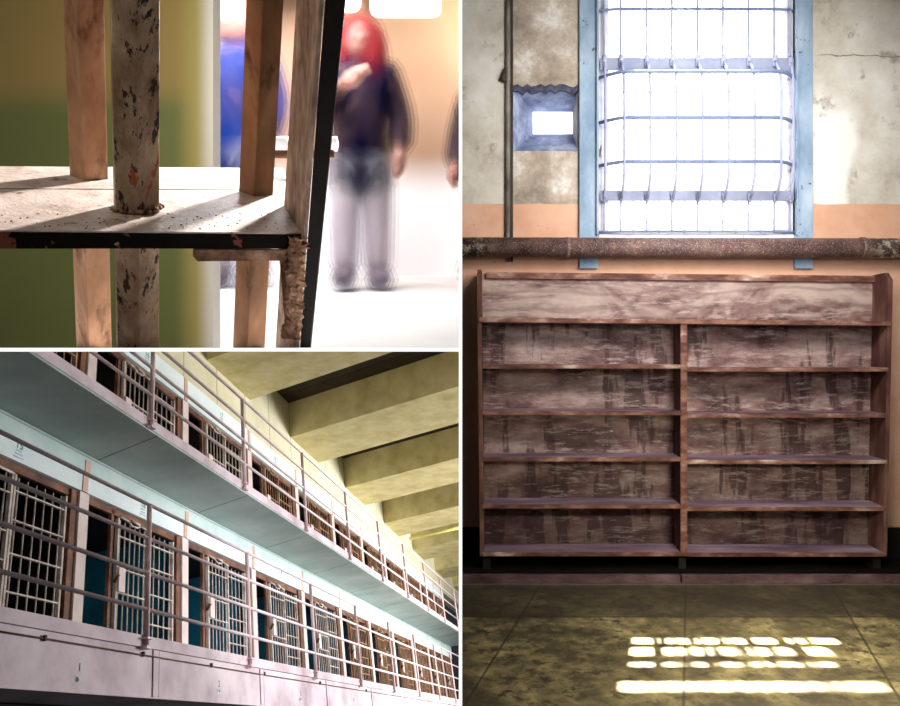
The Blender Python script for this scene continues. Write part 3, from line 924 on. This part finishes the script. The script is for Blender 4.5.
def person(label, foot, h, yaw, cols, arm='down'):
    """a standing clothed person of height h; cols = skin, hair, coat, trousers, shoes materials"""
    k = h / 1.72
    t = thing('person', label, 'person', foot)
    R = Matrix.Rotation(yaw, 3, 'Z')
    def T(p): return V(foot) + R @ (V(p) * k)
    # body: pelvis root, spine, neck, head; arms; legs
    if arm == 'up':
        el, ha = (-.27, -.10, 1.14), (-.10, -.30, 1.24)
    else:
        el, ha = (-.27, .02, 1.12), (-.27, -.08, .88)
    vs = [(0, 0, .95), (0, .01, 1.14), (0, .01, 1.32), (0, .02, 1.44), (0, .0, 1.52),
          (-.17, .01, 1.40), el, ha, (.17, .01, 1.40), (.26, .03, 1.12), (.25, -.08, .88),
          (-.09, 0, .88), (-.10, -.02, .48), (-.10, .02, .09), (-.11, -.14, .03),
          (.09, 0, .88), (.11, .02, .48), (.12, .05, .09), (.13, -.10, .03)]
    ed = [(0, 1), (1, 2), (2, 3), (3, 4), (2, 5), (5, 6), (6, 7), (2, 8), (8, 9), (9, 10), (0, 11), (11, 12), (12, 13), (13, 14), (0, 15), (15, 16), (16, 17), (17, 18)]
    rd = [.13, .125, .14, .065, .055, .062, .045, .03, .062, .045, .03, .085, .056, .038, .03, .085, .056, .038, .03]
    def extra(bm):
        hd = T((0, -.01, 1.61))
        ball(bm, hd, (.078 * k, .098 * k, .118 * k))
        ball(bm, T((0, -.105, 1.60)), (.014 * k, .02 * k, .024 * k), 8, 6)      # nose
        ball(bm, T((0, -.085, 1.555)), (.026 * k, .012 * k, .008 * k), 8, 6)    # mouth
        for s in (-1, 1):
            ball(bm, T((s * .032, -.088, 1.625)), (.013 * k, .01 * k, .009 * k), 8, 6)
            ball(bm, T((s * .080, .005, 1.605)), (.012 * k, .02 * k, .03 * k), 8, 6)
        for hp, sx in ((ha, -1), ((.25, -.08, .88), 1)):                            # palms and fingers
            hp = V(hp)
            d = V((0, -.25, -1)).normalized() if arm != 'up' or sx == 1 else V((.75, -.4, .5)).normalized()
            side = V((sx, 0, 0)).cross(d).normalized()
            tube(bm, [T(hp), T(hp + d * .05), T(hp + d * .095)], [.026 * k, .036 * k, .034 * k], 8)
            for i, (o_, L) in enumerate(((-.027, .062), (-.009, .075), (.009, .07), (.026, .055))):
                b0 = hp + d * .09 + side * o_
                tube(bm, [T(b0), T(b0 + d * L * .5), T(b0 + d * L * .9 + V((-sx, 0, 0)) * .015)], [.0095 * k, .009 * k, .007 * k], 6)
            b0 = hp + d * .03 - side * .03
            tube(bm, [T(b0), T(b0 + d * .03 - side * .025), T(b0 + d * .06 - side * .03)], [.011 * k, .010 * k, .008 * k], 6)
    def build(name, me, m):
        bm = soften(me, [o * k * (.4 if name == 'body' else 1) for o in OFFS], ALPH)
        bpy.data.meshes.remove(me)
        return obj(name, bm, m, t)
    me = skin_mesh([T(v) for v in vs], ed, [r * k for r in rd], 1, extra)
    build('body', me, cols[0])
    # coat
    cv = [(0, 0, .58), (0, .01, 1.0), (0, .01, 1.32), (0, .02, 1.43), (-.18, .01, 1.40), el, tuple(V(el).lerp(V(ha), .85)), (.18, .01, 1.40), (.26, .03, 1.12), (.25, -.06, .92)]
    ce = [(0, 1), (1, 2), (2, 3), (2, 4), (4, 5), (5, 6), (2, 7), (7, 8), (8, 9)]
    cr = [(.20, .17), .165, .18, .085, .085, .065, .05, .085, .065, .05]
    build('coat', skin_mesh([T(v) for v in cv], ce, [(r[0] * k, r[1] * k) if isinstance(r, tuple) else r * k for r in cr], 1), cols[2])
    tv = [(0, 0, .84), (-.09, 0, .78), (-.10, -.02, .48), (-.10, .02, .10), (.09, 0, .78), (.11, .02, .48), (.12, .05, .10)]
    te = [(0, 1), (1, 2), (2, 3), (0, 4), (4, 5), (5, 6)]
    build('trousers', skin_mesh([T(v) for v in tv], te, [r * k for r in (.10, .09, .075, .06, .105, .075, .06)], 1), cols[3])
    for a, b in (((-.10, .05, .05), (-.115, -.17, .035)), ((.12, .08, .05), (.135, -.14, .035))):
        build('shoe', skin_mesh([T(a), T(V(a).lerp(V(b), .5)), T(b)], [(0, 1), (1, 2)], [.05 * k, .048 * k, .036 * k], 1), cols[4])
    bm = B()
    ball(bm, T((0, .03, 1.65)), (.112 * k, .112 * k, .112 * k), 14, 10)
    if cols[5]:
        ball(bm, T((0, .05, 1.54)), (.12 * k, .07 * k, .16 * k), 14, 10)
        ball(bm, T((.09, -.03, 1.50)), (.05 * k, .06 * k, .14 * k), 10, 8)
    bmesh.ops.recalc_face_normals(bm, faces=bm.faces[:])
    me = bpy.data.meshes.new('tmp'); bm.to_mesh(me); bm.free()
    build('hair', me, cols[1])
    return t

def room_bars():
    # ---- floor: level landing, then a gentle ramp
    M['pale'] = mat('pale_sunlit_floor', [(.3, (226, 224, 226)), (.7, (244, 242, 240))], 1.5, bump=0)
    bm = B()
    YR, SL = 2.65, .176
    BY = 5.55
    zr = SLT + SL * (BY - YR)
    box(bm, (SX0, DY + .011, SLB), (-.001, 1.5, SLT))
    box(bm, (-3.6, 1.5, SLB), (-.001, YR, SLT))
    hexa(bm, [V((-3.6, YR, SLB)), V((-.001, YR, SLB)), V((-.001, YR, SLT)), V((-3.6, YR, SLT))],
         [V((-3.6, BY, zr - .03)), V((-.001, BY, zr - .03)), V((-.001, BY, zr)), V((-3.6, BY, zr))])
    box(bm, (-.001, 4.9, zr - .1), (.385, BY, zr - .03))
    obj('landing_floor', bm, M['pale'], kind='structure')
    def fl(Y): return SLT + SL * max(0, Y - YR)
    # ---- back wall: white below, tan above, lavender left end
    N = NT('white_and_tan_wall')
    geo = N.n('ShaderNodeNewGeometry'); sp = N.n('ShaderNodeSeparateXYZ'); N.l(geo.outputs['Position'], sp.inputs[0])
    x, z = sp.outputs[0], sp.outputs[2]
    tan = N.ramp(N.noise(1.2, 2), [(.3, (168, 134, 110)), (.7, (184, 152, 130))])
    zlow = W(0, 172, BY).z
    c = N.mix(N.step(z, zlow - .22, zlow + .16), (250, 248, 250), tan)
    xl = W(285, 0, BY).x
    c = N.mix(N.step(x, W(205, 0, BY).x, W(262, 0, BY).x), (214, 214, 226), c)
    mw = N.done(c, .9, spec=.05)
    bm = B(); box(bm, (-3.6, BY, SLT), (.385, BY + .04, 3.9)); obj('wall_far', bm, mw, kind='structure')
    # windows high on the back wall
    N = NT('glaring_window_pane'); pane = N.done((255, 253, 246), .6, emit=2.2)
    M['softframe'] = mat('cream_window_frame', [(.3, (236, 224, 204)), (.7, (244, 234, 216))], 4, bump=0)
    for i, (u0, u1, v1) in enumerate(((336, 361, 13), (370, 441, 18))):
        w = thing('window_%d' % (i + 3), '', '', W((u0 + u1) / 2, v1, BY)); w['kind'] = 'structure'
        del w['label']; del w['category']
        a, b = W(u0, v1, BY), W(u1, -40, BY)
        bm = B(); r = .06
        pts = []
        for cx, cz, a0 in ((a.x + r, a.z + r, 180), (b.x - r, a.z + r, 270), (b.x - r, b.z - r, 0), (a.x + r, b.z - r, 90)):
            for q in range(7):
                an = math.radians(a0 + 15 * q); pts.append((cx + r * math.cos(an), cz + r * math.sin(an)))
        f0 = [bm.verts.new((p[0], BY - .012, p[1])) for p in pts]; f1 = [bm.verts.new((p[0], BY - .001, p[1])) for p in pts]
        bm.faces.new(f0); bm.faces.new(f1[::-1])
        for q in range(len(pts)):
            j = (q + 1) % len(pts); bm.faces.new([f0[j], f0[q], f1[q], f1[j]])
        obj('pane', bm, pane, w)
    # ---- left wall: ochre above, green dado below, pale return at its end
    LY = 2.6
    N = NT('ochre_and_green_wall')
    geo = N.n('ShaderNodeNewGeometry'); sp = N.n('ShaderNodeSeparateXYZ'); N.l(geo.outputs['Position'], sp.inputs[0])
    x, z = sp.outputs[0], sp.outputs[2]
    zb = W(0, 98, LY).z
    n1 = N.noise(1.0, 2)
    up = N.ramp(n1, [(.3, (150, 126, 78)), (.7, (168, 146, 94))])
    lo = N.ramp(n1, [(.3, (110, 116, 72)), (.7, (124, 130, 84))])
    c = N.mix(N.step(z, zb - .06, zb + .06), lo, up)
    c = N.mix(N.step(x, W(172, 0, LY).x, W(200, 0, LY).x), c, (178, 164, 104))
    c = N.mix(N.step(x, W(194, 0, LY).x, W(214, 0, LY).x), c, (236, 230, 226))
    mw = N.done(c, .9, spec=.05)
    bm = B(); box(bm, (-1.75, LY, SLT), (W(213, 0, LY).x, LY + .08, 2.75)); obj('wall_left', bm, mw, kind='structure')

    # ---- the barred corner
    up = V((304, -F, 1995)).normalized()               # leaning toward the viewer
    YP = .66
    p0 = W(135, 229, YP)
    def PL(u, v, dh=0.0):                               # pixel -> point on the plate's top (or dh above it)
        d = W(u, v, 1) - V((0, 0, H))
        k = ((p0 + up * dh) - V((0, 0, H))).dot(up) / d.dot(up)
        return V((0, 0, H)) + d * k
    N = NT('chipped_dark_iron_plate')
    n1 = N.noise(26, 9, .75); n2 = N.noise(70, 6, .7, off=(2, 3, 1)); n3 = N.noise(160, 4, .7)
    c = N.ramp(n1, [(.3, (158, 138, 130)), (.5, (200, 184, 176)), (.7, (228, 216, 210))])
    c = N.mix(N.bw(n2, .61, .67), c, (84, 64, 56))
    M['plate'] = N.done(c, .42, 0, N.math('ADD', n2, n3), .5, .002, .6)
    M['plate_edge'] = mat('black_enamel_with_rust_chips', [(.3, (13, 11, 11)), (.7, (22, 18, 17))], 30, 5, bump=.3, dist=.001, chips=[((118, 72, 56), 24, .58, .60), ((176, 136, 110), 60, .67, .69)], rough=.85, spec=.1)
    N = NT('flaking_olive_brown_bar')
    n1 = N.noise(24, 9, .7, (1, 1, .5)); n2 = N.noise(95, 8, .72, (1, 1, .3), off=(3, 1, 2)); n3 = N.noise(60, 6, .6, (1, 1, .2), off=(6, 2, 1))
    c = N.ramp(n1, [(.28, (84, 64, 46)), (.42, (130, 104, 80)), (.56, (174, 150, 124)), (.7, (214, 194, 170))])
    c = N.mix(N.bw(n2, .555, .58), c, (30, 22, 19))
    c = N.mix(N.bw(n3, .61, .64), c, (160, 78, 44))
    M['bar_near'] = N.done(c, .5, .0, N.math('ADD', n1, n2), .6, .0015, .4)
    M['bar_back'] = mat('warm_brown_worn_bar', [(.3, (128, 92, 68)), (.5, (172, 132, 102)), (.7, (208, 172, 142))], 18, 5, (1, 1, .4), bump=.2, dist=.001, chips=((96, 64, 44), 30, .52, .66, (1, 1, .4)))
    M['bar_side'] = mat('dark_brown_worn_bar', [(.3, (84, 56, 38)), (.5, (124, 88, 60)), (.7, (160, 122, 88))], 16, 5, (1, 1, .4), bump=.2, dist=.001, chips=((62, 38, 24), 30, .55, .66, (1, 1, .4)))  # darker copy of the bar colours, painting its unlit face
    M['post_face'] = mat('grainy_greyish_corner_iron', [(.3, (112, 92, 80)), (.5, (160, 138, 122)), (.7, (196, 176, 160))], 60, 8, (1, 1, .7), bump=.5, dist=.001)
    M['post_edge'] = mat('black_iron_edge', [(.3, (14, 13, 14)), (.7, (30, 27, 26))], 20, 5, bump=.2, chips=((120, 60, 40), 50, .70, .72))
    M['crust'] = mat('crusty_rusted_paint', [(.3, (60, 38, 28)), (.45, (120, 88, 68)), (.6, (160, 128, 106)), (.75, (198, 170, 146))], 45, 9, bump=.8, dist=.004, chips=((96, 40, 22), 50, .60, .64))

    g = thing('barred_gate', 'close-up chipped iron gate corner with square bars passing through a flat crossplate', 'gate', (-.25, .66, SLT))
    # crossplate
    th = .0145
    A = [PL(-70, 229.5), PL(303, 233), PL(283, 168), PL(-70, 165.5)]
    bm = B(); hexa(bm, A, [p - up * (th * .6) for p in A]); pl = obj('crossplate', bm, M['plate'], g, bevel=.0008)
    bm = B()
    fwd = V((0, -1, 0)); fwd = (fwd - up * fwd.dot(up)).normalized()
    q = [A[0] + fwd * .0006 - up * .0012, A[1] + fwd * .0006 - up * .0012, A[1] + fwd * .0006 - up * th, A[0] + fwd * .0006 - up * th]
    hexa(bm, q, [p - fwd * .012 for p in q]); obj('front_lip', bm, M['plate_edge'], pl, bevel=.0006)
    bm = B(); a, b = PL(-70, 188.5), PL(284, 190)
    hexa(bm, [a + up * .0004, b + up * .0004, b + up * .0004 + fwd * .0012, a + up * .0004 + fwd * .0012], [p - up * .001 for p in (a, b, b + fwd * .0012, a + fwd * .0012)])
    obj('seam', bm, M['plate_edge'], pl)
    def gnd(p): return p + up * ((SLT + .0005 - p.z) / up.z)
    def prism(bm, c, rx, ry, rot, t0, t1, sides=4, taper=0):
        r_ = V((1, 0, 0)); r_ = (r_ - up * r_.dot(up)).normalized(); f_ = up.cross(r_)
        R1, R2 = [], []
        for i in range(sides):
            an = rot + 2 * math.pi * (i + .5) / sides
            d = r_ * (math.cos(an) * rx) + f_ * (math.sin(an) * ry)
            R1.append(bm.verts.new(gnd(c + d))); R2.append(bm.verts.new(c + d + up * t1))
        bm.faces.new(R1[::-1]); bm.faces.new(R2)
        for i in range(sides):
            j = (i + 1) % sides; bm.faces.new([R1[i], R1[j], R2[j], R2[i]])
    def down_to_floor(c): return -(c.z - SLT - .001) / up.z
    m_ = lambda n_, p: n_ / F * p.y
    for (u, v, wpx, mname, rot, side) in ((136.5, 209, 25.5, 'bar_near', math.radians(25), 6), (89, 177, 18.5, 'bar_back', math.radians(52), 4), (256, 193, 17, 'bar_side', math.radians(52), 4)):
        c = PL(u, v)
        bm = B(); rr = m_(wpx, c) * (1.0 if side == 4 else .92)
        prism(bm, c, rr, rr, rot, down_to_floor(c) + .0, .42, side)
        bm2 = bm
        obj('bar', bm, M[mname], g, bevel=.0015)
        if mname == 'bar_near':
            bm = B()
            # sunken seam strip down the face of the near bar, and weld bead at its foot
            n_ = 18
            pts = [c + (fwd * rr * .9) + V((math.cos(2 * math.pi * i / n_), 0, 0)) * 0 for i in range(1)]
            for i in range(n_):
                an = 2 * math.pi * i / n_
                r_ = V((1, 0, 0)); f_ = up.cross((r_ - up * r_.dot(up)).normalized())
                d = V((1, 0, 0)) * math.cos(an) * rr * 1.0 + f_ * math.sin(an) * rr * 1.0
                ball(bm, c + d + up * .001, (.0034 * random.uniform(.6, 1.2),) * 2 + (.0022,), 8, 6)
            obj('weld_bead', bm, M['crust'], g)
    # corner post: an angle iron, light face toward the left, black edge toward the viewer
    Pf = PL(303, 236); Pb = PL(284, 205)
    ctop = .42
    bot = down_to_floor(Pf)
    fl_ = V((1, 0, 0)); fl_ = (fl_ - up * fl_.dot(up)).normalized()
    wE = m_(23, Pf)
    bm = B()
    def slab(a, b, d, t0, t1, t0b=None):
        t0b = t0 if t0b is None else t0b
        hexa(bm, [gnd(a), gnd(b), gnd(b + d), gnd(a + d)], [a + up * t1, b + up * t1, b + d + up * t1, a + d + up * t1])
    slab(Pf, Pb, fl_ * .004, bot, ctop, down_to_floor(Pb))
    obj('corner_post', bm, M['post_face'], g, bevel=.0006)
    bm = B()
    e0 = Pf + fl_ * .0042
    # wedge of black iron: wide at the top, thin at the bottom as the photo shows
    a0, a1 = e0 + up * bot, e0 + up * ctop
    hexa(bm, [gnd(p) for p in (a0, a0 + fl_ * m_(11, Pf), a0 + fl_ * m_(11, Pf) - fwd * .004, a0 - fwd * .004)],
         [a1, a1 + fl_ * wE, a1 + fl_ * wE - fwd * .004, a1 - fwd * .004])
    obj('post_edge', bm, M['post_edge'], g, bevel=.0005)
    # corroded crust on the lower post and tab bracket under the plate
    bm = B()
    rnd = random.Random(3)
    R_, C_ = 46, 6
    grid = []
    for i in range(R_ + 1):
        t = -.002 + (bot + .011) * i / R_
        el = -.0125 + rnd.uniform(-.002, .002); er = .004 + rnd.uniform(-.003, .0035)
        grid.append([Pf + fl_ * (el + (er - el) * j / C_) + up * (t + rnd.uniform(-.0005, .0005)) + fwd * (.0005 if j in (0, C_) else rnd.uniform(.0015, .0045)) for j in range(C_ + 1)])
    back = [[p - fwd * .006 for p in row] for row in grid]
    gv = [[bm.verts.new(p) for p in row] for row in grid]; bv = [[bm.verts.new(row[0]), bm.verts.new(row[-1])] for row in back]
    for i in range(R_):
        for j in range(C_): bm.faces.new([gv[i][j], gv[i][j + 1], gv[i + 1][j + 1], gv[i + 1][j]])
        bm.faces.new([gv[i][0], gv[i + 1][0], bv[i + 1][0], bv[i][0]]); bm.faces.new([gv[i + 1][C_], gv[i][C_], bv[i][1], bv[i + 1][1]])
        bm.faces.new([bv[i][0], bv[i + 1][0], bv[i + 1][1], bv[i][1]])
    obj('rust_crust', bm, M['crust'], g)
    bm = B()
    T0 = PL(193, 232) - up * (th + .0006); T1 = PL(290, 233.5) - up * (th + .0006)
    hh = m_(12, T0)
    q = [T0, T1, T1 - up * hh, T0 + fl_ * .004 - up * hh, T0 - up * (hh * .6)]
    va = [bm.verts.new(p) for p in q]; vb = [bm.verts.new(p - fwd * .004) for p in q]
    bm.faces.new(va); bm.faces.new(vb[::-1])
    for i in range(5):
        j = (i + 1) % 5; bm.faces.new([va[j], va[i], vb[i], vb[j]])
    obj('tab_bracket', bm, M['crust'], g, bevel=.0005)
    # second flange of the angle, seen between the bar and the post below the plate
    bm = B()
    a = PL(279, 226) - up * .016
    hexa(bm, [a, a + fl_ * .006, a + fl_ * .006 - fwd * .02, a - fwd * .02],
         [a + fl_ * .012 - up * .085, a + fl_ * .018 - up * .085, a + fl_ * .018 - up * .085 - fwd * .02, a + fl_ * .012 - up * .085 - fwd * .02])
    obj('brace', bm, M['bar_back'], g)
    # paint chips lying on the plate
    bm = B()
    rnd = random.Random(5)
    for i in range(70):
        u = rnd.uniform(2, 290); v = rnd.uniform(214, 229)
        p = PL(u, v)
        ball(bm, p + up * .0004, (rnd.uniform(.0003, .0012), rnd.uniform(.0003, .001), rnd.uniform(.0002, .0006)), 6, 4)
    o = obj('paint_flakes', bm, M['crust'], pl); o['kind'] = 'stuff'

    # horizontal latch rod behind the post; glowing white caps imitate its highlights
    M['latch'] = mat('dark_brown_latch', [(.3, (70, 44, 32)), (.7, (110, 76, 54))], 10, bump=0)
    M['gleam'] = mat('white_enamel_tip', [(.3, (240, 244, 248)), (.7, (255, 255, 255))], 10, bump=0, emit=.5)
    lt = thing('latch_rod', 'dark brown latch rod with white enamel ends behind the corner post', 'latch', W(305, 150, .95))
    bm = B(); tube(bm, [W(262, 154, .95), W(300, 154, .95), W(334, 153, .95)], .005, 10); obj('rod', bm, M['latch'], lt)
    for u, uu in ((273, 289), (330, 338)):
        bm = B(); tube(bm, [W(u, 144, .95), W(u + 1, 144, .95), W(uu - 1, 144, .95), W(uu, 144, .95)], [.005, .009, .009, .005], 12); obj('end_cap', bm, M['gleam'], lt)
    bm = B(); tube(bm, [W(300, 154, .95), W(301, 144, .95)], .004, 8); obj('stem', bm, M['latch'], lt)

    # ---- people beyond
    skin = softmat('pale_pink_skin', (226, 176, 166), (236, 192, 180))
    red = softmat('reddish_hair', (160, 44, 56), (184, 66, 70))
    navy = softmat('navy_coat_cloth', (10, 10, 52), (18, 16, 66))
    paleT = softmat('pale_mauve_trousers', (226, 222, 238), (238, 234, 246))  # pale tone puts the glare on the legs into the cloth
    shoe = softmat('grey_shoe', (120, 116, 140), (146, 142, 164))
    blue = softmat('bright_blue_coat', (12, 48, 140), (30, 70, 160))
    grey = softmat('white_hair', (226, 228, 238), (244, 246, 250))
    dkn = softmat('dark_navy_coat', (24, 26, 52), (34, 38, 70))
    person('person with red hair in a navy coat and pale trousers raising one arm', V((W(360, 0, 4.6).x, 4.6, fl(4.6) + .02)), 1.48, .15, (skin, red, navy, paleT, shoe, True), 'up')
    person('person in a bright blue coat partly hidden behind the back bar', V((W(234, 0, 4.7).x, 4.7, fl(4.7) + .02)), 1.60, -.2, (skin, skin, blue, paleT, shoe, False))
    person('person with white hair in a dark navy coat at the right edge', V((.19, 5.24, zr - .03)), 1.42, -.5, (skin, grey, dkn, paleT, shoe, False))

    # ---- lights
    area('corridor_skylight', (-1.25, 4.25, 3.5), (-1.1, 4.4, 1.5), 1.7, 1.3, 104, (1, .98, .98))  # added overhead lamp, unseen, brightening the corridor floor and wall
    area('corridor_fill', (-.9, 3.2, 3.0), (-.7, 5.5, 1.6), 1.0, .6, 7, (1, .97, .95))
    area('left_fill', (-.85, .2, 2.0), (-.3, .72, 1.45), .3, .3, 3.0, (1, .86, .68))
    pl_ = bpy.data.lights.new('side_lamp', 'SPOT'); pl_.energy = 130; pl_.shadow_soft_size = .03; pl_.color = (1, .94, .87)
    pl_.spot_size = math.radians(70); pl_.spot_blend = .6
    po = bpy.data.objects.new('side_lamp', pl_); COL.objects.link(po); po.location = (-.03, 1.30, 1.90)
    po.rotation_euler = (V((-.25, .68, 1.35)) - po.location).to_track_quat('-Z', 'Y').to_euler()
    area('wall_wash', (-.45, 1.75, 2.25), (-.9, 2.6, 1.75), .35, .3, 8, (1, .95, .8))

room_shelf()
room_cells()
room_bars()

# ------------------------------------------------------------------ world
w = bpy.data.worlds.new('dim_daylight'); SC.world = w
w.use_nodes = True
bg = w.node_tree.nodes['Background']
bg.inputs['Color'].default_value = (.55, .58, .66, 1)
bg.inputs['Strength'].default_value = .045

for o in bpy.data.objects:
    if '_w' in o: del o['_w']
